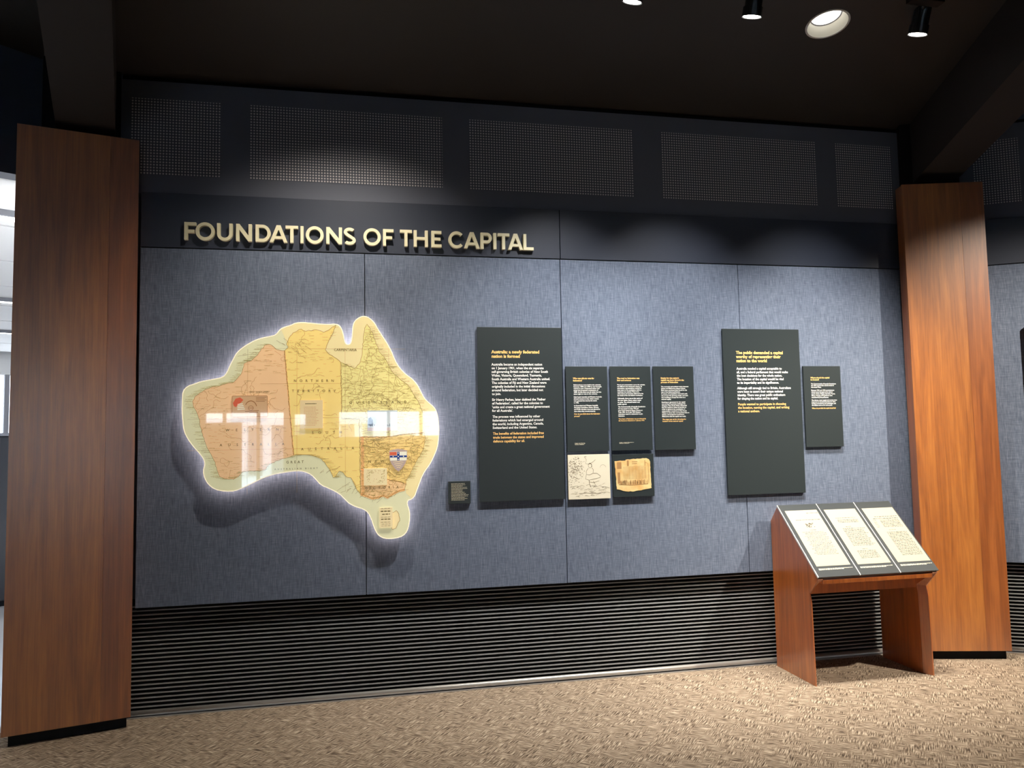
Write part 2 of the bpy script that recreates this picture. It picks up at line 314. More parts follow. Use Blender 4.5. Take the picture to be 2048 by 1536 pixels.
def grille(label, x0, x1, group=None):
    t = thing('ventilation_grille', label, 'grille', ((x0+x1)/2, -.03, 0), group)
    MB().box(x0, x1, .012, .019, .0, .66).build('backing', backing, t)
    first = None
    z = .058
    k = 0
    while z < .645:
        if first is None:
            first = MB().box(x0, x1, -.017, .006, z-.0031, z+.0031).build('slat', alum, t); first_z = z
        else:
            s = first.copy(); C.objects.link(s); s.location.z += z-first_z
        z += .0245; k += 1
    MB().tube((x0, -.016, .026), (x1, -.016, .026), .015, n=16).build('floor_rail', railm, t, smooth=True)
    MB().box(x0, x1, -.034, .004, .0005, .006).build('edge_strip', railm, t)
    return t

# main wall (faces the camera)
bay('back', -1.235, 3.865, [.060, 1.3155, 2.579], [1.3185], [(-1.30, -.795), (-.626, .554), (.728, 1.849), (2.053, 3.223), (3.381, 3.84)])
grille('long black ventilation grille of thin horizontal slats under the map wall', -1.30, 3.93)

# right-hand bay, turned 30 degrees
def bay_matrix(corner, deg): return Matrix.Translation(corner) @ Matrix.Rotation(R(deg), 4, 'Z')
T = bay_matrix((4.118, 0, 0), -30)
bay('right', .25, 4.2, [1.5, 2.76], [2.75], [(.33, .62), (.79, 1.95), (2.12, 3.3)])
grille('short stretch of black slatted grille seen right of the right-hand wooden pilaster', .19, 4.3)
tb = thing('text_panel', 'sliver of dark text panel at the right edge of the photo, on the adjoining wall', 'panel', (.88, -.075, 1.05))
MB().box(.575, 1.20, -.081, -.0605, 1.05, 2.25).build('board', board, tb)
T = Matrix.Identity(4)

# left bay: bulkhead over an opening into a bright lobby
T = bay_matrix((-1.574, 0, 0), 30)
wl_left = root('wall_left')
MB().box(-5.7, -.05, -.02, .1, 3.07, 4.3).build('bulkhead', satin, wl_left)
MB().box(-5.7, -4.3, .0, .12, 0, 3.07).build('end_pier', upper, wl_left)
# lobby beyond
structure(MB().box(-5.0, 2.6, .1, 10.2, -.02, .001).build('lobby_floor', pale_floor))
lc = root('lobby_ceiling', (-2, 4, 3.1))
y = .14
while y < 9.6:
    MB().box(-6, 3.0, y, y+1.16, 3.10, 3.14).build('ceiling_panel', white_paint, lc)
    y += 1.2
MB().box(-6, 3.0, .1, 10.2, 3.16, 3.2).build('ceiling_deck', black, lc)
for yy in (.9, 4.4, 7.0):
    t = thing('linear_ceiling_light', 'white strip light across the lobby ceiling, %s from the opening' % {.9: 'first', 4.4: 'second', 7.0: 'third'}[yy], 'light', (-1, yy, 3.1))
    MB().box(-4.5, 2.5, yy, yy+.18, 3.075, 3.099).build('diffuser', tubeglow, t)
    MB().box(-4.5, 2.5, yy-.03, yy-.001, 3.06, 3.099).build('trim_bar', framem, t)
structure(MB().box(-5.2, -5.0, .12, 10.2, 0, 3.2).build('wall_lobby_left', white_paint))
structure(MB().box(2.6, 2.8, .3, 10.2, 0, 3.2).build('wall_lobby_right', white_paint))
wf = root('wall_lobby_far', (-1, 10, 0))
MB().box(-5.2, 2.8, 10.0, 10.2, 0, .7).build('window_apron', white_paint, wf)
MB().box(-5.2, 2.8, 10.0, 10.2, 2.75, 3.2).build('window_head', white_paint, wf)
win = root('window_1', (-1, 10.05, .7))
for i in range(6):
    x = -5.0+i*1.52
    MB().box(x-.035, x+.035, 10.02, 10.14, .7, 2.75).build('frame', framem, win)
    if i < 5: MB().box(x+.035, x+1.485, 10.07, 10.08, .7, 2.75).build('pane', tinted, win)
MB().box(-5.0, 2.6, 10.02, 10.14, .66, .70).build('sill', framem, win)
portal(T @ Vector((-1.2, 9.95, 1.72)), 7.6, 2.05, T.to_3x3() @ Vector((0, -1, 0)))
t = thing('black_cabinet', 'tall black cabinet in the bright lobby beyond the left pilaster', 'cabinet', (-.5, 4.2, 0))
MB().box(-1.6, .75, 4.0, 4.5, .06, 1.66).build('body', lampblack, t, bevel=.01)
MB().box(-1.62, .77, 3.98, 4.52, 1.66, 1.69).build('top', framem, t)
MB().box(-1.55, .7, 4.05, 4.45, .001, .06).build('plinth', black, t)
for i in range(4):
    MB().box(-1.58+i*.585, -1.01+i*.585, 3.985, 4.0, .08, 1.64).build('door', lampblack, t)
T = Matrix.Identity(4)

# far side of the gallery, behind the camera
YF = -18.0
wall_f = root('wall_front', (0, YF, 0))
opens = [(-4.1, -2.0, .05, 2.39), (-1.70, -1.40, 1.74, 2.33), (-.46, 4.6, 1.66, 2.38)]
xs = sorted({-11, 14} | {o[0] for o in opens} | {o[1] for o in opens})
for a, b in zip(xs, xs[1:]):
    op = next((o for o in opens if o[0] <= a and b <= o[1]), None)
    if op:
        MB().box(a, b, YF-.2, YF, 0, op[2]).build('wall_panel', upper, wall_f)
        MB().box(a, b, YF-.2, YF, op[3], 8).build('wall_panel', upper, wall_f)
    else: MB().box(a, b, YF-.2, YF, 0, 8).build('wall_panel', upper, wall_f)
for k, (o, muls) in enumerate(zip(opens, ([-3.6, -2.69], [], [.95, 1.89, 3.2]))):
    wr = root('window_%d' % (k+2), ((o[0]+o[1])/2, YF-.1, o[2]))
    for x in muls: MB().box(x-.045, x+.045, YF-.16, YF-.04, o[2], o[3]).build('mullion', framem, wr)
    MB().box(o[0], o[1], YF-.105, YF-.10, o[2], o[3]).build('pane', glass, wr)
    portal(((o[0]+o[1])/2, YF+.01, (o[2]+o[3])/2), o[1]-o[0], o[3]-o[2], (0, 1, 0))
structure(MB().box(14, 14.2, -18.3, .3, 0, 8).build('wall_side_right', upper))
structure(MB().box(-11.2, -11, -18.3, .3, 0, 8).build('wall_side_left', upper))
structure(MB().box(4.0, 14.2, .3, .5, 0, 4.5).build('wall_back_right', black))
structure(MB().box(-11.2, -6.6, -2.9, -2.7, 0, 4.6).build('wall_back_left', black))
ground = mat('pale_paving', (.6, .59, .57), .9)
structure(MB().add([(-40, -60, -.3), (40, -60, -.3), (40, -18.3, -.3), (-40, -18.3, -.3)], [(0, 1, 2, 3)]).build('ground', ground))
bl = mat('white_render', (.75, .74, .72), .8)
t = thing('colonnaded_building', 'white colonnaded building outside, reflected in the glossy map', 'building', (-6, -40, -.3))
MB().box(-14, 1, -46, -41, -.3, 2.5).build('wall', framem, t)
MB().box(-14.4, 1.2, -46, -39.6, 2.5, 2.9).build('roof', bl, t)
for i in range(12): MB().box(-13.8+i*1.25, -13.35+i*1.25, -40.3, -39.9, -.3, 2.5).build('column', bl, t)
t = thing('display_screen', 'dark free-standing display screen before the far window, seen in the map reflection', 'screen', (-3.44, -17.0, 0))
MB().box(-3.90, -2.99, -17.06, -17.0, .05, 2.10).build('screen_panel', black, t)
MB().box(-3.8, -3.1, -17.2, -16.85, 0.001, .05).build('base', black, t)
hedgem = mat('dark_hedge_leaf', (.05, .09, .03), .9)
random.seed(3)
hb = bmesh.new(); bmesh.ops.create_icosphere(hb, subdivisions=3, radius=1)
for i, (hx, hs) in enumerate([(-.2, .9), (1.4, 1.0), (3.4, 1.2), (5.6, 1.1)]):
    hm = bpy.data.meshes.new('shrub'); b2 = hb.copy()
    for v in b2.verts:
        k = 1+random.uniform(-.08, .08); v.co = Vector((v.co.x*hs*1.1*k, v.co.y*hs*k, max(v.co.z, -.8)*hs*.95*k))
    b2.to_mesh(hm); b2.free(); hm.materials.append(hedgem)
    o = tag(link('shrub', hm), 'round clipped shrub outside the far window, number %s from the left in the reflection' % ['one', 'two', 'three', 'four'][i], 'shrub', 'clipped shrubs outside the far window')
    o.location = (hx*1.5-.3, -22.5-.4*i, .5+hs*.3)

# ceiling beams running in from the pilasters
def beam(name, col, deg):
    global T
    T = Matrix.Translation(col) @ Matrix.Rotation(R(deg), 4, 'Z')
    y0, y1 = .28, -9
    zb = lambda y: 3.352-(y-.045)*SLOPE
    v = [(x, y, z) for x in (-.125, .172) for y, z in ((y0, zb(y0)), (y1, zb(y1)), (y1, zb(y1)+.6), (y0, zb(y0)+.6))]
    o = structure(MB().add(v, [(0, 3, 2, 1), (4, 5, 6, 7), (0, 1, 5, 4), (1, 2, 6, 5), (2, 3, 7, 6), (3, 0, 4, 7)]).build(name, beamm))
    T = Matrix.Identity(4); return o
beam('trim_1', (-1.506, -.253, 0), 15)
beam('trim_2', (4.04, -.29, 0), -15)

# ------------------------------------------------------------------ pilasters
def pilaster(label, col, deg, x0, x1, joint, ztop, zb=.06):
    global T
    T = Matrix.Translation(col) @ Matrix.Rotation(R(deg), 4, 'Z')
    t = thing('wooden_pilaster', label, 'pilaster', (0, .06, 0))
    MB().box(x0+.004, x1-.004, .016, .11, zb+.002, ztop-.003).build('carcass', wood_b, t)
    MB().box(x0, joint-.0003, 0, .016, zb, ztop).build('veneer_board', wood_a, t, bevel=.0005)
    MB().box(joint+.0003, x1, 0, .016, zb, ztop).build('veneer_board', wood_b, t, bevel=.0005)
    MB().box(x0+.028, x1-.020, .035, .11, 0, zb+.002).build('plinth', black, t)
    T = Matrix.Identity(4)
    return t
pilaster('tall dark reddish wooden pilaster at the left end of the map wall', (-1.506, -.2535, 0), 15, -.299, .299, .152, 3.307)
pilaster('tall orange wooden pilaster behind the lectern at the right', (4.04, -.2915, 0), -15, -.275, .275, .115, 3.275)

for k, (cx_, dg) in enumerate(((-1.506, 15), (4.04, -15))):
    T = Matrix.Translation((cx_, -.253 if k == 0 else -.29, 0)) @ Matrix.Rotation(R(dg), 4, 'Z')
    structure(MB().box(-.20, .20, .15, .40, 0, 4.3).build('trim_%d' % (k+3), black)); T = Matrix.Identity(4)

# ------------------------------------------------------------------ downlights and track spots
def lampcone(loc, n, dp=.060):
    x, y = loc; nrm = Vector((0, SLOPE, 1)).normalized(); c = Vector((x, y, ceil_z(y)))
    t = thing('recessed_downlight', n, 'light', c)
    MB().tube(c-nrm*.002, c+nrm*dp, .113, .088, 40, caps=False).build('reflector', conem, t, smooth=True)
    v = []; 
    u = Vector((1, 0, 0)); w_ = nrm.cross(u); N = 40
    for r, h in ((.113, -.003), (.124, -.003), (.124, .004), (.113, .004)):
        v += [c+nrm*h+(u*math.cos(2*PI*i/N)+w_*math.sin(2*PI*i/N))*r for i in range(N)]
    MB().add(v, [(k*N+i, k*N+(i+1) % N, ((k+1) % 4)*N+(i+1) % N, ((k+1) % 4)*N+i) for k in range(4) for i in range(N)]).build('trim_ring', lampwhite, t)
    MB().tube(c+nrm*(dp-.004), c+nrm*(dp+.002), .090, .083, n=40, caps=False).build('dark_ring', framem, t)  # thin dark ring between cone and lens
    MB().tube(c+nrm*(dp+.001), c+nrm*(dp+.003), .083, n=32).build('lens', dlglow, t)
    MB().tube(c+nrm*(dp+.005), c+nrm*.25, .09, n=24).build('housing', lampblack, t)
lampcone(DOWN[0], 'round glowing white recessed downlight in the dark ceiling above the lectern')
lampcone(DOWN[1], 'recessed downlight at the top edge of the frame above the map', .118)
names = ['black cylindrical track spotlight nearest the right ceiling beam', 'black cylindrical track spotlight just left of the round downlight', 'track spotlight with bright lens at the top edge, leftmost of the three']
for (hl, ht), nm in zip(HEADS, names):
    hl = Vector(hl); d = (Vector(ht)-hl).normalized()
    t = thing('track_spotlight', nm, 'light', hl, 'track spotlights on the ceiling')
    MB().tube(hl-d*.165, hl, .046, n=28).build('barrel', lampblack, t, smooth=False)
    MB().tube(hl-d*.045, hl+d*.004, .053, n=28, caps=False).build('bezel', lampblack, t)
    MB().tube(hl-d*.001, hl+d*.002, .047, n=28).build('lens', lampglow, t)
    top = hl-d*.11; yk = -.03
    cz = ceil_z(top.y-.13)
    MB().tube(top, (top.x-.06, top.y-.10, top.z+.03), .012, n=10).build('arm', lampblack, t)
    MB().tube((top.x-.06, top.y-.10, top.z+.015), (top.x-.06, top.y-.10, ceil_z(top.y-.10)-.03), .02, n=12).build('stem', lampblack, t)
    MB().box(top.x-.16, top.x+.04, top.y-.13, top.y-.07, ceil_z(top.y-.07)-.035, ceil_z(top.y-.13)-.012).build('adapter', lampblack, t)

# ------------------------------------------------------------------ raised sign lettering
sign = thing('sign_lettering', 'raised pale gold letters reading FOUNDATIONS OF THE CAPITAL on the dark header', 'sign', (.07, -.085, 2.756))
LH, ST = .105, .0190
def arc(cx, cz, rx, rz, a0, a1, n=22): return [(cx+rx*math.cos(R(a0+(a1-a0)*i/n)), cz+rz*math.sin(R(a0+(a1-a0)*i/n))) for i in range(n+1)]
def letter(ch, x0, x1, z0):
    w_, h, s = x1-x0, LH, ST; b = MB(); y0, y1 = -.087, -.0625
    P = lambda poly: b.prism_y([(x0+px, z0+pz) for px, pz in poly], y0, y1)
    Q = lambda pts, closed=False, wd=None: b.ribbon([(x0+px, z0+pz) for px, pz in pts], wd or s, y0+.0003, y1, closed)
    if ch == 'F': P([(0, 0), (s, 0), (s, .40*h), (.86*w_, .40*h), (.86*w_, .40*h+s*.95), (s, .40*h+s*.95), (s, h-s), (w_, h-s), (w_, h), (0, h)])
    elif ch == 'E': P([(0, 0), (w_, 0), (w_, s), (s, s), (s, .42*h), (.9*w_, .42*h), (.9*w_, .42*h+s*.95), (s, .42*h+s*.95), (s, h-s), (w_, h-s), (w_, h), (0, h)])
    elif ch == 'L': P([(0, 0), (w_, 0), (w_, s), (s, s), (s, h), (0, h)])
    elif ch == 'T': P([(w_/2-s/2, 0), (w_/2+s/2, 0), (w_/2+s/2, h-s), (w_, h-s), (w_, h), (0, h), (0, h-s), (w_/2-s/2, h-s)])
    elif ch == 'I': P([(0, 0), (w_, 0), (w_, h), (0, h)])
    elif ch == 'H': P([(0, 0), (s, 0), (s, .42*h), (w_-s, .42*h), (w_-s, 0), (w_, 0), (w_, h), (w_-s, h), (w_-s, .42*h+s*.95), (s, .42*h+s*.95), (s, h), (0, h)])
    elif ch == 'N': P([(0, 0), (s, 0), (s, .66*h), (w_-s*1.05, 0), (w_, 0), (w_, h), (w_-s, h), (w_-s, .34*h), (s*1.05, h), (0, h)])
    elif ch == 'A':
        a = s*1.12
        P([(0, 0), (a, 0), (w_/2, h*.74), (w_-a, 0), (w_, 0), (w_/2+s*.62, h), (w_/2-s*.62, h)])
        b.prism_y([(x0+.22*w_, z0+.20*h), (x0+.78*w_, z0+.20*h), (x0+.70*w_, z0+.20*h+s*.9), (x0+.30*w_, z0+.20*h+s*.9)], y0+.0004, y1)
    elif ch == 'O': Q(arc(w_/2, h/2, w_/2-s/2, h/2-s/2+.002, 0, 360, 40)[:-1], True)
    elif ch == 'C': Q(arc(w_*.54, h/2, w_*.54-s/2, h/2-s/2+.002, 42, 318, 30))
    elif ch == 'U': Q([(s/2, h), (s/2, h*.42)]+arc(w_/2, h*.40, w_/2-s/2, h*.40-s/2+.001, 180, 360, 20)+[(w_-s/2, h*.42), (w_-s/2, h)])
    elif ch == 'D':
        P([(0, 0), (s, 0), (s, h), (0, h)]); Q([(s*.6, s/2), (w_*.42, s/2)]+arc(w_*.45, h/2, w_*.55-s/2, h/2-s/2, -84, 84, 22)+[(w_*.42, h-s/2), (s*.6, h-s/2)])
    elif ch == 'P':
        P([(0, 0), (s, 0), (s, h), (0, h)]); bz = h*.67
        Q([(s*.6, h-s/2), (w_*.5, h-s/2)]+arc(w_*.55, bz, w_*.45-s/2, h-bz-s/2, 84, -84, 18)+[(w_*.5, 2*bz-h+s/2), (s*.6, 2*bz-h+s/2)])
    elif ch == 'S':
        r1 = .255*h
        Q(arc(w_*.5, h-r1, w_*.5-s/2-.002, r1-s/2+.001, 32, 215, 18)+[(w_*.40, h*.545), (w_*.60, h*.46)]+arc(w_*.5, r1, w_*.5-s/2, r1-s/2+.001, 35, -148, 18))
    b.build('letter', gold, sign)
for ch, x0, x1 in SIGN: letter(ch, x0, x1, 2.7565)

# ------------------------------------------------------------------ map of the continent, its prints given an added glow
def inset(poly, d):
    n = len(poly); out = []; a = sum(poly[i][0]*poly[(i+1) % n][1]-poly[(i+1) % n][0]*poly[i][1] for i in range(n)); sg = 1 if a > 0 else -1
    for i in range(n):
        p, q = poly[i-1], poly[(i+1) % n]; dx, dz = q[0]-p[0], q[1]-p[1]; L = math.hypot(dx, dz) or 1
        out.append((poly[i][0]-sg*dz/L*d, poly[i][1]+sg*dx/L*d))
    return out
def smooth_loop(poly, it=1):
    for _ in range(it):
        o = []
        for i in range(len(poly)):
            p, q = poly[i], poly[(i+1) % len(poly)]
            o += [(p[0]*.75+q[0]*.25, p[1]*.75+q[1]*.25), (p[0]*.25+q[0]*.75, p[1]*.25+q[1]*.75)]
        poly = o
    return poly
def jag(poly, amp, seed, closed=True):       # ragged coast between the given points
    rnd = random.Random(seed); o = []
    for i in range(len(poly)-(0 if closed else 1)):
        p, q = poly[i], poly[(i+1) % len(poly)]; L = math.hypot(q[0]-p[0], q[1]-p[1]); k = max(1, int(L/.012))
        for j in range(k):
            f = j/k; a = amp if j else amp*.3
            o.append((p[0]+(q[0]-p[0])*f+rnd.uniform(-a, a), p[1]+(q[1]-p[1])*f+rnd.uniform(-a, a)))
    return o
MAPY = -.125
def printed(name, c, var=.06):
    m = mat(name, c, .06, spec=.5, coat=1.0, emit=c, estr=.56)  # each print emits its own colour, added to keep map and cards bright
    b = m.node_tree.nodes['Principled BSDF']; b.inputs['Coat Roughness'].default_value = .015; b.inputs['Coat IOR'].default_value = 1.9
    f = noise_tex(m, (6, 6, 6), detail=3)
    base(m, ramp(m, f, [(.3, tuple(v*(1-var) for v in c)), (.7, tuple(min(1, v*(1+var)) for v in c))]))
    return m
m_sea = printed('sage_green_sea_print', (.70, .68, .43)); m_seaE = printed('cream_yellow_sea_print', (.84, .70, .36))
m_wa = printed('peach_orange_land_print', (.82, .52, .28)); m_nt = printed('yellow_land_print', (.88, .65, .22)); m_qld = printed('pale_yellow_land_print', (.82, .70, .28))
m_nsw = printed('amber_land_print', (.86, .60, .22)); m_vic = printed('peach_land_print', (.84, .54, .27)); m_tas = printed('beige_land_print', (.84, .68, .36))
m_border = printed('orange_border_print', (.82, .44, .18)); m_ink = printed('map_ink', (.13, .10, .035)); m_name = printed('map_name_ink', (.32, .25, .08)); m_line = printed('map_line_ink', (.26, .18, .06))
rim = mat('edge_lit_acrylic', (.9, .85, .7), .3, emit=(1, .84, .50), estr=.75)
led = mat('warm_led_strip', (1, 1, 1), .5, emit=(1, .80, .78), estr=12)
mapt = thing('map_panel', 'glossy halo-lit map of Australia cut to the outline of the coast', 'map', (-.25, MAPY, 1.5))
OUT = smooth_loop(OUTLINE, 1)
n = len(OUT)
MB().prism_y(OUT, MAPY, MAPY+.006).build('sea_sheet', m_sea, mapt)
MB().prism_y(inset(OUT, .0012), MAPY+.006, MAPY+.018).build('acrylic_edge', rim, mapt)
MB().ribbon(inset(OUT, -.0004), .0042, MAPY-.0003, MAPY+.004, True).build('glowing_rim', rim, mapt)
MB().prism_y([(-.90, 1.75), (-.62, 2.0), (-.36, 2.16), (-.15, 2.16), (-.13, 2.05), (.04, 2.05), (.06, 2.2), (.09, 2.2), (.2, 1.95), (.4, 1.7), (.42, 1.5), (.3, 1.25), (.2, 1.22), (.1, 1.22), (-.1, 1.3), (-.25, 1.43), (-.42, 1.43), (-.7, 1.34), (-.78, 1.37), (-.80, 1.47)], MAPY+.018, -.078).build('backing_tray', lampwhite, mapt)
MB().ribbon(inset(OUT, .030), .004, MAPY+.024, -.082, True).build('led_strip', led, mapt)
for q in ((-.75, 1.7), (-.55, 1.35), (-.2, 2.0), (.2, 1.9), (.3, 1.5), (.15, 1.2)):
    MB().tube((q[0], -.078, q[1]), (q[0], -.0605, q[1]), .012, n=10).build('standoff', lampwhite, mapt)
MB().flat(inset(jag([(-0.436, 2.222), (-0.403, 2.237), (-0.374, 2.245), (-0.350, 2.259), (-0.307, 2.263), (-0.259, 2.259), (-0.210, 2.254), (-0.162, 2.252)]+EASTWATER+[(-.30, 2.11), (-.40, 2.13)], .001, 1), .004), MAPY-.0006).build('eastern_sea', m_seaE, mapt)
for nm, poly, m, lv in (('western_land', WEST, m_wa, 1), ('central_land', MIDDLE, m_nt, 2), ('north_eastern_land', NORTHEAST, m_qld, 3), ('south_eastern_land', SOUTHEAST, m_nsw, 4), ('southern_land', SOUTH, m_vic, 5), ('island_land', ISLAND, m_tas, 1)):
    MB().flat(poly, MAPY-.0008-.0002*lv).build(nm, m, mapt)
YL = MAPY-.0022
b = MB()
def pip(x, z, poly):
    c = False; n = len(poly)
    for i in range(n):
        (x1, z1), (x2, z2) = poly[i], poly[i-1]
        if (z1 > z) != (z2 > z) and x < (x2-x1)*(z-z1)/(z2-z1)+x1: c = not c
    return c
for poly, sd in ((WEST, 1), (MIDDLE, 2), (NORTHEAST, 3), (SOUTHEAST, 4), (SOUTH, 5), (ISLAND, 6)):
    b.ribbon(jag(poly, .0035, sd), .0022, YL, closed=True)
b.build('coast_and_border_lines', m_line, mapt)['kind'] = 'stuff'
b = MB()
for poly, wd in (((SOUTHEAST[:1]+SOUTH[-1:]), .030), (SOUTHEAST[:4], .012), (SOUTHEAST[-6:]+SOUTHEAST[:0], .010), (SOUTH[6:], .022), ([WEST[0], WEST[-1]], .012)):
    b.ribbon([(x+(wd/2 if wd > .025 else 0), z) for x, z in poly], wd*.6, MAPY-.0019)
b.build('tinted_borders', m_border, mapt)['kind'] = 'stuff'
LANDS = [(WEST, 560, 0), (MIDDLE, 460, 0), (NORTHEAST, 1150, 0), (SOUTHEAST, 760, 0), (SOUTH, 260, 0)]
rnd = random.Random(11)
rivers = MB(); names_ = MB()
for poly, cnt, _ in LANDS:
    xa, xb = min(p[0] for p in poly), max(p[0] for p in poly); za, zb_ = min(p[1] for p in poly), max(p[1] for p in poly)
    k = 0
    while k < cnt:
        x, z = rnd.uniform(xa, xb), rnd.uniform(za, zb_)
        if poly is WEST and x > -.62 and 1.48 < z < 1.95 and rnd.random() < .85: k += 1; continue
        if poly is MIDDLE and 1.35 < z < 2.0 and rnd.random() < .7: k += 1; continue
        if pip(x, z, poly):
            L = rnd.uniform(.010, .034); xx = x
            while xx < x+L:                                   # a place name: a run of small letters
                q = rnd.uniform(.0012, .0028); hh = rnd.uniform(.0012, .0024)
                names_.flat([(xx, z), (xx+q, z), (xx+q, z+hh), (xx, z+hh)], YL); xx += q+rnd.uniform(.0006, .0012)
        k += 1
    for _ in range({560: 44, 460: 26, 1150: 110, 760: 70, 260: 18}[cnt]):
        for _t in range(20):
            x, z = rnd.uniform(xa, xb), rnd.uniform(za, zb_)
            if pip(x, z, poly): break
        a = rnd.uniform(0, 2*PI); pts = []
        for _s in range(rnd.randint(8, 26)):
            if not pip(x, z, poly): break
            pts.append((x, z)); a += rnd.uniform(-.8, .8); x += math.cos(a)*.0075; z += math.sin(a)*.0065
        if len(pts) > 3: rivers.ribbon(pts, .0014, YL)
for poly, side in ((WEST[3:], .05), (NORTHEAST[9:24], .05), (SOUTHEAST[4:11], .055), (MIDDLE[26:], .03)):   # names along the coast, out to sea
    for i in range(len(poly)-1):
        for _ in range(7):
            f = rnd.random(); x = poly[i][0]+(poly[i+1][0]-poly[i][0])*f; z = poly[i][1]+(poly[i+1][1]-poly[i][1])*f
            L = rnd.uniform(.015, .045); x += (-L-.004) if poly[0] == WEST[3] and poly[i][0] < -.45 else .004
            if all(pip(x+L*g, z, OUT) for g in (0, .5, 1)):
                xx = x
                while xx < x+L:
                    q = rnd.uniform(.0012, .0028); hh = rnd.uniform(.001, .002)
                    names_.flat([(xx, z), (xx+q, z), (xx+q, z+hh), (xx, z+hh)], YL); xx += q+rnd.uniform(.0006, .0012)
for cxy, nh, sp_, ang in (((-.39, 2.13), 16, .10, -.6), ((-.60, 2.06), 14, .10, .05), ((.02, 1.22), 10, .06, .9), ((.16, 1.20), 12, .07, .8), ((-.60, 1.19), 12, .10, .6), ((-.16, 1.37), 8, .05, .5), ((-.06, 1.26), 10, .06, .5)):
    for _ in range(nh):                                     # hatching beside the coast
        x, z = cxy[0]+rnd.uniform(-sp_, sp_), cxy[1]+rnd.uniform(-sp_*.4, sp_*.4); L = rnd.uniform(.02, .05); a = ang+rnd.uniform(-.25, .25)
        p2 = (x+L*math.cos(a), z+L*math.sin(a))
        if pip(x, z, OUT) and pip(*p2, OUT): rivers.ribbon([(x, z), ((x+p2[0])/2, (z+p2[1])/2+.002), p2], .0013, YL)
names_.build('printed_place_names', m_name, mapt)['kind'] = 'stuff'
rivers.build('printed_rivers', m_line, mapt)['kind'] = 'stuff'
b = MB()
for z in (2.105, 1.895, 1.690, 1.51): b.ribbon([(-.95 if z < 1.8 else -.55, z), (.30, z)], .0011, YL+.0001)
for x in (-.62, -.34, -.06, .20): b.ribbon([(x, 1.25), (x, 2.1)], .0011, YL+.0001)
b.build('printed_grid_lines', m_line, mapt)['kind'] = 'stuff'
for s_, xa, xb, z in MAP_WORDS:
    text('printed_word', s_, xa, z, xb-xa, .02, YL-.0002, m_ink, mapt, size=.021 if len(s_) < 12 else .013, bold=.012, spread=True)

# small reproductions fixed to the map
CY = MAPY-.012
def card(name, label, cat, x0, x1, z0, z1, m, group=None, poly=None):
    t = thing(name, label, cat, ((x0+x1)/2, MAPY-.006, z0))
    t['group'] = 'small reproductions fixed to the map'
    poly = poly or [(x0, z0), (x1, z0), (x1, z1), (x0, z1)]
    MB().prism_y(poly, CY, MAPY-.0035).build('sheet', m, t, bevel=.0006)
    return t
def rrect(x0, x1, z0, z1, r): return arc(x1-r, z0+r, r, r, -90, 0, 5)+arc(x1-r, z1-r, r, r, 0, 90, 5)+arc(x0+r, z1-r, r, r, 90, 180, 5)+arc(x0+r, z0+r, r, r, 180, 270, 5)
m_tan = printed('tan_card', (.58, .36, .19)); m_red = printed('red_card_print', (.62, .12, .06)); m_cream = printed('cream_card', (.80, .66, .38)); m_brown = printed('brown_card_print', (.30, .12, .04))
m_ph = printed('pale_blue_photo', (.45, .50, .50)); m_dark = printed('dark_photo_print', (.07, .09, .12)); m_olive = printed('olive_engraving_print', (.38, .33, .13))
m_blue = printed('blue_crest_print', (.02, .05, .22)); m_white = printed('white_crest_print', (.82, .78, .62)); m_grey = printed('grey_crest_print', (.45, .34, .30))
INK = CY-.0004
t = card('illustrated_card', 'tan card with red shape and ring, on the west of the map', 'card', -.707, -.505, 1.700, 1.826, m_tan, poly=rrect(-.707, -.505, 1.700, 1.826, .008))
MB().flat([(-.70, 1.782), (-.685, 1.808), (-.66, 1.815), (-.642, 1.80), (-.655, 1.785), (-.672, 1.772), (-.683, 1.758), (-.695, 1.765)], INK).build('red_shape', m_red, t)
b = MB()
for i in range(4): b.ribbon([(-.675, 1.774-i*.010), (-.645+.004*i, 1.777-i*.010)], .005, INK)
b.build('pale_stripes', m_white, t)
b = MB(); b.ribbon(arc(-.600, 1.748, .034, .046, 150, 20, 14), .0045, INK); b.ribbon(arc(-.600, 1.752, .014, .013, 0, 360, 16)[:-1], .003, INK, closed=True)
b.ribbon([(-.612, 1.752), (-.588, 1.752)], .003, INK); b.ribbon([(-.632, 1.732), (-.555, 1.737)], .004, INK); b.ribbon([(-.61, 1.725), (-.56, 1.727)], .004, INK)
b.build('brown_ring', m_brown, t)
b = MB(); [b.ribbon([(-.572, 1.815-i*.008), (-.512-.01*(i % 2), 1.815-i*.008)], .0025, INK) for i in range(4)]; b.ribbon(rrect(-.7045, -.5075, 1.7025, 1.8235, .007), .0018, INK, closed=True)
b.build('printed_lines', m_brown, t)
def lines_block(t, x0, x1, z0, z1, nrow, m, y, th=.0016, seed=1, fill=.8, name='printed_lines', ragged=.25):
    rnd = random.Random(seed); b = MB()
    for i in range(nrow):
        z = z1-(z1-z0)*(i+.5)/nrow; xe = x0+(x1-x0)*rnd.uniform(1-ragged, 1); x = x0
        while x < xe:
            L = rnd.uniform(.05, .16)*(x1-x0); b.flat([(x, z), (min(x+L, xe), z), (min(x+L, xe), z+th), (x, z+th)], y); x += L+.018*(x1-x0)
    o = b.build(name, m, t); o['kind'] = 'stuff'; return o
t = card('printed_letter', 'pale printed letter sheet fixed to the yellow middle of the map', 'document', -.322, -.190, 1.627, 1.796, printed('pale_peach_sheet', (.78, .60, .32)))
lines_block(t, -.300, -.212, 1.640, 1.757, 13, m_tan, INK, .003, 4); lines_block(t, -.292, -.220, 1.765, 1.780, 1, m_ink, INK, .004, 5, name='printed_heading')
t = card('street_photograph', 'pale blue photograph of a street with carriages on the north-eastern map', 'photograph', .070, .250, 1.606, 1.730, m_ph)
b = MB(); rnd = random.Random(8)
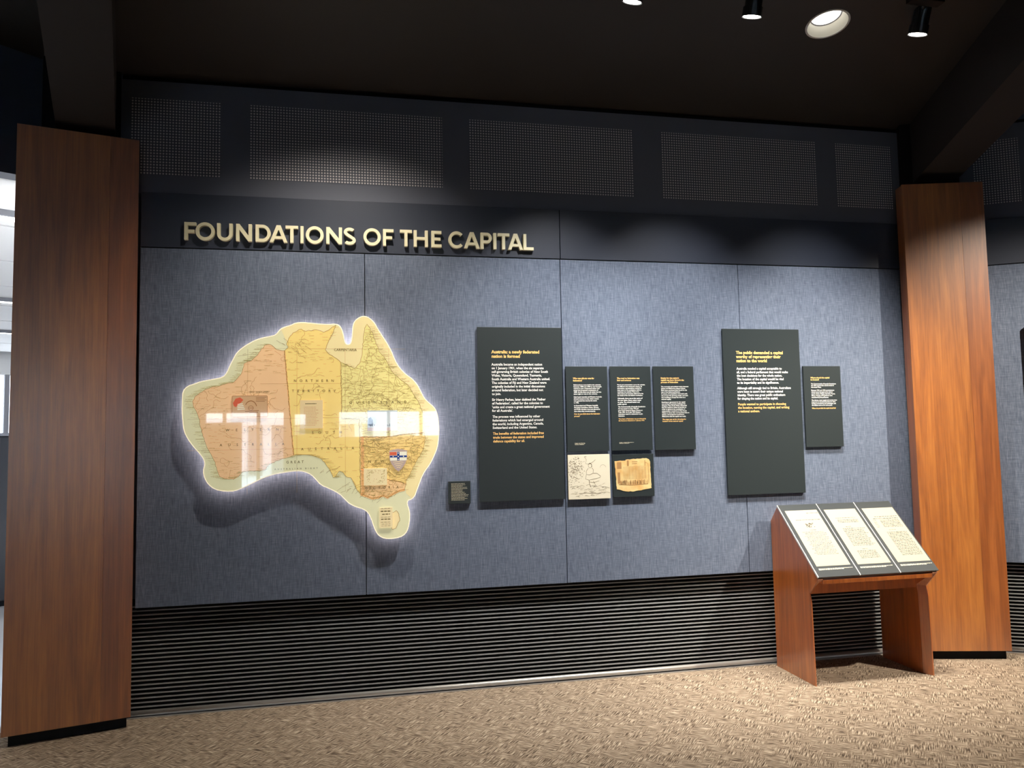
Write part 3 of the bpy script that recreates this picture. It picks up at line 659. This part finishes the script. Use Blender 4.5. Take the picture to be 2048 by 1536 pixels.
for i in range(14): x = .085+i*.0112; b.flat([(x, 1.634), (x+rnd.uniform(.004, .010), 1.634), (x+rnd.uniform(.003, .009), 1.634+rnd.uniform(.006, .022)), (x+.001, 1.634+rnd.uniform(.004, .014))], INK)
b.flat([(.075, 1.640), (.103, 1.636), (.104, 1.672), (.090, 1.690), (.076, 1.682)], INK); b.build('carriages', m_dark, t)['kind'] = 'stuff'
b = MB(); [b.flat([(.120+i*.043, 1.675), (.138+i*.043, 1.675), (.138+i*.043, 1.700), (.120+i*.043, 1.700)], INK) for i in range(3)]; b.build('windows', m_grey, t)['kind'] = 'stuff'
b = MB(); b.flat([(.070, 1.606), (.25, 1.606), (.25, 1.626), (.07, 1.626)], INK); b.build('road', m_grey, t)
sx0, sx1, sz0, sz1 = .199, .307, 1.359, 1.496
def shield(g): 
    c = (sx0+sx1)/2; hw = (sx1-sx0)/2-g
    return [(c-hw, sz1-.012), (c-hw*.5, sz1-g-.004), (c, sz1-g), (c+hw*.5, sz1-g-.004), (c+hw, sz1-.012), (c+hw*.98, sz0+.075), (c+hw*.75, sz0+.045), (c+hw*.35, sz0+.015), (c, sz0+g), (c-hw*.35, sz0+.015), (c-hw*.75, sz0+.045), (c-hw*.98, sz0+.075)]
t = card('crest_shield', 'shield-shaped crest with blue cross, white field and red canton on the south-eastern map', 'crest', sx0, sx1, sz0, sz1, m_grey, poly=shield(0))
MB().flat([(sx0+.005, 1.425), (sx1-.004, 1.425), (sx1-.003, 1.478), (sx0+.003, 1.478)], INK).build('white_field', m_white, t)
MB().flat([(sx0+.003, 1.457), (.244, 1.457), (.244, 1.477), (sx0+.003, 1.477)], INK-.0003).build('red_canton', m_red, t)
b = MB(); b.flat([(sx0+.004, 1.444), (sx1-.003, 1.444), (sx1-.003, 1.455), (sx0+.004, 1.455)], INK-.0005); b.flat([(.246, 1.426), (.260, 1.426), (.260, 1.477), (.246, 1.477)], INK-.0007); b.build('blue_cross', m_blue, t)
b = MB()
for q in ((.222, 1.4495), (.253, 1.4495), (.284, 1.4495), (.253, 1.470), (.253, 1.432)): b.flat(arc(q[0], q[1], .0034, .0034, 0, 360, 8)[:-1], INK-.0010)
b.build('stars', m_white, t)
b = MB(); [b.ribbon([(.222+i*.007, 1.415-i*.011), (.252, 1.419-i*.011), (.283-i*.006, 1.413-i*.011)], .003, INK) for i in range(4)]; b.build('lower_charges', m_cream, t)
t = card('engraved_certificate', 'small cream engraved certificate with ornate border above VICTORIA on the map', 'certificate', .047, .185, 1.280, 1.381, m_cream)
b = MB(); rnd = random.Random(5)
for i in range(150):
    x, z = rnd.uniform(.063, .170), rnd.uniform(1.294, 1.369)
    if .085 < x < .148 and 1.310 < z < 1.352 and rnd.random() < .8: continue
    q = rnd.uniform(.002, .006); b.flat([(x, z), (x+q, z), (x+q*.8, z+q*.7), (x+.1*q, z+q*.6)], INK)
b.build('engraving', m_olive, t)['kind'] = 'stuff'
t = card('playbill_notice', 'narrow cream notice with bold heading lines at the foot of the map', 'notice', .139, .216, 1.025, 1.146, m_cream)
b = MB()
for z, xa, xb, th in ((1.139, .146, .208, .0025), (1.121, .146, .207, .006), (1.104, .154, .200, .005), (1.088, .147, .208, .002), (1.074, .147, .206, .0055), (1.058, .146, .205, .002), (1.047, .150, .203, .002), (1.036, .147, .207, .002)):
    x = xa
    while x < xb: b.flat([(x, z), (min(xb, x+.016), z), (min(xb, x+.016), z+th), (x, z+th)], INK); x += .020
b.build('printed_lines', m_ink, t)['kind'] = 'stuff'

# ------------------------------------------------------------------ text panels
BF = -.0805
def panel(label, x0, x1, z0, z1, paras, group='dark text panels on the fabric wall', name='text_panel', y0=BF):
    t = thing(name, label, 'panel', ((x0+x1)/2, -.07, z0)); t['group'] = group
    MB().box(x0, x1, y0, y0+.013, z0, z1).build('board', board, t, bevel=.0012)
    MB().box(x0+.02, x1-.02, y0+.013, -.0602, z0+.02, z1-.02).build('batten', black, t)
    for kind, body, (x, z, wd, pitch) in paras:
        text({'h': 'heading', 'b': 'paragraph', 'o': 'closing_paragraph', 'f': 'credit_line'}[kind], body, x, z, wd, pitch, y0-.0006, {'h': orangeink, 'b': whiteink, 'o': orangeink, 'f': creamink}[kind], t,
             size=pitch*(1.0 if kind == 'h' else .92), bold=.036 if kind == 'h' else .022)
    return t
panel('largest dark text panel, headed Australia: a newly federated nation is formed', .757, 1.3075, 1.153, 2.254, [
    ('h', 'Australia: a newly federated\nnation is formed', (.8468, 2.0862, .3129, .028)),
    ('b', 'Australia became an independent nation\non 1 January 1901, when the six separate\nself-governing British colonies of New South\nWales, Victoria, Queensland, Tasmania,\nSouth Australia and Western Australia united.\nThe colonies of Fiji and New Zealand were\noriginally included in the initial discussions\naround federation, but later decided not\nto join.', (.8455, 2.0082, .3805, .0234)),
    ('b', "Sir Henry Parkes, later dubbed the 'Father\nof Federation', called for the colonies to\n'unite and create a great national government\nfor all Australia'.", (.8448, 1.7841, .375, .0232)),
    ('b', 'The process was influenced by other\nfederations which had emerged around\nthe world, including Argentina, Canada,\nSwitzerland and the United States.', (.8461, 1.6768, .3306, .0232)),
    ('o', 'The benefits of federation included free\ntrade between the states and improved\ndefence capability for all.', (.8475, 1.5699, .3302, .024))])
panel('large dark text panel, headed The public demanded a capital', 2.435, 3.008, 1.138, 2.2595, [
    ('h', 'The public demanded a capital\nworthy of representing their\nnation to the world', (2.5306, 2.0878, .3508, .0279)),
    ('b', 'Australia needed a capital acceptable to\nall, and a federal parliament that would make\nthe best decisions for the whole nation.\nThe location of the capital would be vital\nto its impartiality and its significance.', (2.5304, 1.9806, .3823, .024)),
    ('b', 'Although still strongly tied to Britain, Australians\nwere keen to assert their unique national\nidentity. There was great public enthusiasm\nfor shaping the nation and its capital.', (2.5298, 1.8479, .4002, .0236)),
    ('o', 'People wanted to participate in choosing\nthe location, naming the capital, and writing\na national anthem.', (2.5303, 1.739, .3816, .0238))])
panel('small dark text panel above the pen drawing, headed Who was able to vote', 1.331, 1.612, 1.453, 2.0025, [
    ('h', 'Who was able to vote for\nfederation?', (1.3789, 1.9201, .1437, .0146)),
    ('b', 'Referendums were held in the colonies\nbetween 1898 and 1900 to see if people\nwished to join a federated nation and\nadopt the proposed constitution of\n1898. At this time not all adults had the\nsame right to vote in the colonies.', (1.3812, 1.8786, .1891, .0118)),
    ('b', 'Only South Australia and Western Australia\nallowed women to vote. Other women\nwere granted the vote by the nation\nin 1902.', (1.3808, 1.8003, .1896, .0124)),
    ('b', 'In Queensland and Western Australia\nAboriginal Australians, Asians, Africans\nand Pacific Islanders were not allowed to\nvote unless they owned property.', (1.3811, 1.7448, .1752, .0124)),
    ('o', 'How do you think about the federation\nprocess?', (1.3807, 1.69, .1741, .0142)),
    ('f', 'Image: pen drawing\nLibrary collection', (1.3803, 1.5036, .0682, .0074))])
panel('small dark text panel above the yellowed print, headed The road to federation', 1.630, 1.912, 1.453, 2.003, [
    ('h', 'The road to federation was\nlong and arduous', (1.6777, 1.9201, .1552, .0135)),
    ('b', 'Travel and communication across the colonies\nwas difficult in the nineteenth century. At\nconventions, representatives worked for\nmany years on the constitution, before a\nconsensus was reached. There were\nreferendums and speeches, followed by the\nlast details of the new federal constitution.', (1.6774, 1.8781, .192, .0117)),
    ('b', 'Ultimately, there was at the centre of\nthe new nation. Every colony voted\nto unite. The colonial leaders and\npublic agreed.', (1.6782, 1.7887, .1716, .0126)),
    ('b', 'The Commonwealth of Australia Constitution\nAct was passed on 5 July 1900 and\ngiven Royal Assent by Queen Victoria on\n9 July 1900. On 31 July 1900 Western\nAustralians voted in a referendum to join\nfederation.', (1.6803, 1.7338, .1878, .012)),
    ('o', 'The dream of federation was proclaimed by\nthe Governor-General on 1 January 1901.', (1.6807, 1.6549, .1887, .0117)),
    ('f', 'Image: printed illustration\nLibrary collection', (1.6812, 1.5034, .0995, .0058))])
panel('small dark text panel third in the row of three, with nothing hung below it', 1.9295, 2.2155, 1.4495, 2.003, [
    ('h', "Rivalry for the nation's\ncapital was born through the\nprocess of federation", (1.982, 1.9201, .164, .0138)),
    ('b', 'The economic and political rivalry between\nSydney and Melbourne shaped debate.\nBoth were convinced they should be the\nseat of the federal parliament.\nA century of competition had made each\ncity proud of its growing wealth, and each\nwas unwilling to accept the other as a\nnational capital.', (1.9819, 1.8644, .1949, .012)),
    ('b', 'Reaching an agreement for the capital\nwas among the greatest challenges for\ndelegates. New South Wales demanded\nthat the capital be within its borders in\norder to agree to the constitution. A\ncompromise: it would be in New South\nWales no closer than one hundred miles to\nSydney, and parliament would sit in\nMelbourne until the capital was ready.', (1.9829, 1.7614, .1935, .0118)),
    ('o', 'The stage was set for choosing the\nlocation of the national capital.', (1.9849, 1.6474, .166, .0125))])
panel('small dark text panel right of the large panel, headed Where should the capital', 3.0295, 3.316, 1.446, 2.005, [
    ('h', 'Where should the capital\nbe located?', (3.0827, 1.9195, .1465, .0139)),
    ('b', 'The Commonwealth of Australia Constitution\nAct 1900 required that a site be chosen in\nNew South Wales.', (3.0844, 1.8779, .1922, .0119)),
    ('b', 'Between 1901 and 1908 commissioners\nvisited towns throughout the state in\nsearch of sites. Dalgety, Bombala, Tumut,\nAlbury, Orange and Lyndhurst were\nconsidered by the parliament.', (3.084, 1.8332, .1832, .0123)),
    ('b', 'The climate, water supply and scenery were\nimportant to the federal parliament. Each\nlocality promoted its own advantages, and\nthe debate went on for some years.', (3.0835, 1.7648, .1954, .0117)),
    ('o', 'Where do you think the capital should be?', (3.0833, 1.7085, .1841, .0145))])
t = thing('caption_plaque', 'small dark caption plaque between the map and the largest text panel', 'plaque', (.632, -.07, 1.147))
MB().box(.562, .700, -.0785, -.0602, 1.147, 1.286).build('board', board, t, bevel=.001)
lines_block(t, .579, .689, 1.166, 1.274, 14, creamink, -.0791, .0020, 9, ragged=.4)

# two pictures under the small panels
t = thing('ink_drawing', 'square cream ink drawing of a seated figure under a leafy tree', 'picture', (1.472, -.07, 1.148)); t['group'] = 'pictures hung under the small panels'
MB().box(1.3315, 1.612, BF, BF+.010, 1.148, 1.4325).build('sheet', mat('cream_drawing_paper', (.80, .74, .58), .6), t, bevel=.001)
MB().box(1.35, 1.594, BF+.010, -.0602, 1.166, 1.414).build('batten', black, t)
b = MB(); rnd = random.Random(21); Y = BF-.0005
pen = lambda pts, wd=.0018: b.ribbon(pts, wd, Y)
for _ in range(260):
    x, z = 1.375+rnd.gauss(0, .030), 1.345+rnd.gauss(0, .045)
    if not (1.338 < x < 1.455 and 1.24 < z < 1.42): continue
    a = rnd.uniform(0, PI); L = rnd.uniform(.004, .012); pen([(x, z), (x+L*math.cos(a)*.5+.001, z+L*math.sin(a)*.6), (x+L*math.cos(a), z+L*math.sin(a)*.8-.001)], rnd.choice((.0012, .002, .0026)))
for _ in range(60):
    x, z = 1.40+rnd.uniform(-.06, .18), 1.19+rnd.uniform(-.025, .05); L = rnd.uniform(.008, .03); a = rnd.uniform(-.3, .5); pen([(x, z), (x+L*.5, z+L*.5*math.sin(a)+.002), (x+L, z+L*math.sin(a))], .0013)
pen([(1.44, 1.42), (1.455, 1.40), (1.449, 1.375), (1.47, 1.37), (1.50, 1.385), (1.515, 1.398)], .0016)
pen(arc(1.478, 1.362, .011, .015, 0, 360, 16), .002); pen([(1.470, 1.372), (1.478, 1.378), (1.489, 1.368), (1.490, 1.352)], .003)
pen([(1.466, 1.345), (1.452, 1.325), (1.454, 1.305), (1.475, 1.302), (1.497, 1.312), (1.50, 1.335), (1.490, 1.346)], .0024)
pen([(1.497, 1.312), (1.525, 1.310), (1.548, 1.292), (1.543, 1.282), (1.505, 1.275), (1.470, 1.268), (1.446, 1.276), (1.452, 1.305)], .0022)
pen([(1.470, 1.268), (1.471, 1.245), (1.482, 1.222)], .003); pen([(1.498, 1.262), (1.51, 1.24), (1.507, 1.226), (1.495, 1.222)], .002); pen([(1.471, 1.257), (1.50, 1.252), (1.538, 1.262)], .0022)
pen(arc(1.565, 1.345, .020, .020, 10, 170, 12), .0012); pen([(1.40, 1.165+.02), (1.45, 1.187), (1.52, 1.182), (1.58, 1.19)], .0022); pen([(1.545, 1.225), (1.585, 1.222), (1.605, 1.214)], .0016)
b.build('pen_strokes', mat('grey_brown_pen_ink', (.22, .17, .10), .8), t)['kind'] = 'stuff'
t = thing('yellowed_print', 'yellowed torn-edged printed sheet mounted on a dark square board', 'picture', (1.772, -.07, 1.152)); t['group'] = 'pictures hung under the small panels'
MB().box(1.6305, 1.9135, BF, BF+.010, 1.152, 1.428).build('board', board, t, bevel=.001)
MB().box(1.65, 1.895, BF+.010, -.0602, 1.17, 1.41).build('batten', black, t)
ym = mat('yellowed_paper', (.78, .53, .20), .75); f = noise_tex(ym, (14, 14, 14), detail=3); base(ym, ramp(ym, f, [(.35, (.72, .42, .14)), (.65, (.82, .62, .28))]))
sheet = jag([(1.645, 1.386), (1.72, 1.388), (1.722, 1.393), (1.80, 1.398), (1.862, 1.400), (1.880, 1.392), (1.888, 1.378), (1.890, 1.29), (1.893, 1.205), (1.82, 1.192), (1.76, 1.186), (1.71, 1.190), (1.67, 1.202), (1.655, 1.204), (1.652, 1.28)], .0018, 4)
MB().prism_y(sheet, BF-.002, BF-.0001).build('torn_sheet', ym, t)
b = MB(); Y = BF-.0025; rnd = random.Random(31)
for i in range(9): b.ribbon([(1.70, 1.345-i*.0095), (1.86, 1.348-i*.0095)], .0012, Y)
for i in range(6): b.ribbon([(1.745+i*.022, 1.265), (1.743+i*.022, 1.345)], .0010, Y)
for i in range(60): x = 1.68+rnd.random()*.19; b.ribbon([(x, 1.236+rnd.uniform(-.006, .0)), (x+rnd.uniform(-.003, .003), 1.253+rnd.uniform(-.004, .010))], .0026, Y)
b.ribbon([(1.668, 1.234), (1.75, 1.228), (1.87, 1.233)], .004, Y)
for (xa, za, xb, zb2) in ((1.660, 1.335, 1.690, 1.378), (1.662, 1.240, 1.680, 1.312), (1.728, 1.352, 1.741, 1.388), (1.85, 1.352, 1.854, 1.388)):
    b.flat([(xa, za), (xb, za), (xb, zb2), (xa, zb2)], Y)
b.ribbon([(1.762, 1.378), (1.80, 1.379)], .005, Y); b.ribbon([(1.762, 1.366), (1.798, 1.367)], .004, Y); b.ribbon([(1.852, 1.372), (1.873, 1.366), (1.876, 1.30), (1.876, 1.24)], .003, Y)
b.build('printed_picture', mat('sepia_print', (.42, .22, .08), .8), t)['kind'] = 'stuff'

# ------------------------------------------------------------------ lectern
LX0, LX1 = 2.745, 3.578
lect = thing('lectern', 'wooden lectern with sloping dark reader top in front of the right pilaster', 'lectern', ((LX0+LX1)/2, -.3, 0))
side = [(-.508, 0), (-.070, 0), (-.066, .958), (-.152, 1.056), (-.583, .655), (-.486, .555), (-.499, .50)]
def side_panel(xo, xi):                       # outer and inner x; front edge chamfered on the inside
    b = MB(); d = 1 if xi > xo else -1
    prof = []
    for y_, z_ in side:
        prof.append((y_, z_))
    n = len(prof)
    inn = []
    for y_, z_ in prof:
        if y_ < -.45 and z_ < .6: inn.append((y_+.055, z_))
        else: inn.append((y_, z_))
    v = [(xo, y_, z_) for y_, z_ in prof]+[(xi, y_, z_) for y_, z_ in inn]+[(xo+d*.007, y_, z_) for y_, z_ in prof]
    # outer face, thin nose face, chamfer to inner face
    f = [tuple(range(n)), tuple(range(2*n-1, n-1, -1))]
    for i in range(n):
        j = (i+1) % n
        f += [(i, 2*n+i, 2*n+j, j), (2*n+i, n+i, n+j, 2*n+j)]
    return b.add(v, f)
for xo, xi in ((LX0, LX0+.034), (LX1, LX1-.034)):
    o = side_panel(xo, xi).build('side_panel', wood_c, lect)
    bm = bmesh.new(); bm.from_mesh(o.data); bmesh.ops.recalc_face_normals(bm, faces=bm.faces); bm.to_mesh(o.data); bm.free()
XA, XB = LX0+.0345, LX1-.0345
MB().box(XA, XB, -.581, -.40, .626, .650).build('nosing', wood_c, lect, bevel=.001)
MB().box(XA, XB, -.425, -.403, .536, .6255).build('apron', wood_c, lect)
MB().prism_x([(-.16, 1.046), (-.150, 1.035), (-.530, .680), (-.545, .69)], XA, XB).build('top_board', wood_c, lect)
MB().prism_x([(-.10, .86), (-.08, .86), (-.08, .99), (-.10, .99)], XA, XB).build('rear_rail', wood_c, lect)
# reader plates: local frame along the slope (x across, s down the slope from the top edge)
P0 = Vector((0, -.150, 1.060)); dv = Vector((0, -.435, -.400)).normalized(); nv = Vector((0, dv.z, -dv.y)); nv = nv if nv.z > 0 else -nv
def onp(x, s, h=0): p = P0+dv*s+nv*h; return (x, p.y, p.z)
def slab(x0, x1, s0, s1, h0, h1, name, m, parent, bevel=0):
    v = [onp(x, s, h) for h in (h0, h1) for s in (s0, s1) for x in (x0, x1)]
    return MB().add(v, [(0, 2, 3, 1), (4, 5, 7, 6), (0, 1, 5, 4), (2, 6, 7, 3), (0, 4, 6, 2), (1, 3, 7, 5)][::1]).build(name, m, parent, bevel=bevel)
SPL = .588
edges_x = [LX0-.002, 3.031, 3.313, 3.588]
edgem = mat('bright_plate_edge', (.75, .75, .72), .35, metal=.3)
docs = [((2.772, 3.006), .053, .508), ((3.057, 3.290), .057, .510), ((3.340, 3.575), .059, .511)]
for k in range(3):
    a, b2 = edges_x[k], edges_x[k+1]
    slab(a+.003, b2-.003, 0, SPL, .002, .011, 'reader_plate', platem, lect, bevel=.0012)
    slab(a-.0022, a+.0022, .0, SPL, .001, .0112, 'plate_edge', edgem, lect)
    (dx0, dx1), s0, s1 = docs[k]
    sh = slab(dx0, dx1, s0, s1, .0112, .0122, 'document_sheet', paper, lect)
    rnd = random.Random(40+k); v = []; f = []
    def dash(x0, x1, s, th):
        q = len(v); v.extend([onp(x0, s, .01235), onp(x0, s+th, .01235), onp(x1, s+th, .01235), onp(x1, s, .01235)]); f.append((q, q+1, q+2, q+3))
    Wd = dx1-dx0
    def row(s, f0, f1, th=.0034):
        x = dx0+Wd*f0
        while x < dx0+Wd*f1:
            L = rnd.uniform(.006, .022); dash(x, min(x+L, dx0+Wd*f1), s, th*rnd.uniform(.7, 1.2)); x += L+.004
    if k == 0:
        row(s0+.025, .62, .98, .003); row(s0+.082, .18, .92); 
        for q in range(26):
            xx = dx0+Wd*(.38+rnd.random()*.24); ss = s0+.110+rnd.random()*.035; dash(xx, xx+rnd.uniform(.004, .010), ss, rnd.uniform(.003, .008))
        row(s0+.168, .42, .62)
        for q in range(17): row(s0+.185+q*.0112, .22 if q % 3 else .16, .86 if q % 3 else .80, .0026)
    elif k == 1:
        row(s0+.075, .20, .85, .003); [row(s0+.092+q*.010, .22, .86) for q in range(3)]; row(s0+.150, .35, .52)
        for q in range(14): row(s0+.165+q*.0108, .22, .84 if q % 4 else .92)
        row(s0+.335, .42, .60)
        for q in range(6): row(s0+.350+q*.0108, .22, .80)
    else:
        row(s0+.075, .22, .95, .0045); row(s0+.092, .14, .93, .0042)
        for q in range(7): row(s0+.106+q*.0098, .32, .92); row(s0+.106+q*.0098, .10, .20, .0022)
        row(s0+.190, .40, .62, .003)
        for q in range(20): row(s0+.210+q*.0098, .28, .92)
    m_ = MB().add(v, f).build('printed_lines', fadedink, sh); m_['kind'] = 'stuff'
    v = []; f = []
    for q in range(2):
        x = dx0+.004
        while x < dx1-.004-(.06 if q else 0):
            L = rnd.uniform(.006, .02); c = len(v); s = s1+.018+q*.0065
            v += [onp(x, s, .0114), onp(x, s+.0036, .0114), onp(x+L, s+.0036, .0114), onp(x+L, s, .0114)]; f.append((c, c+1, c+2, c+3)); x += L+.003
    MB().add(v, f).build('caption_lines', creamink, lect)['kind'] = 'stuff'
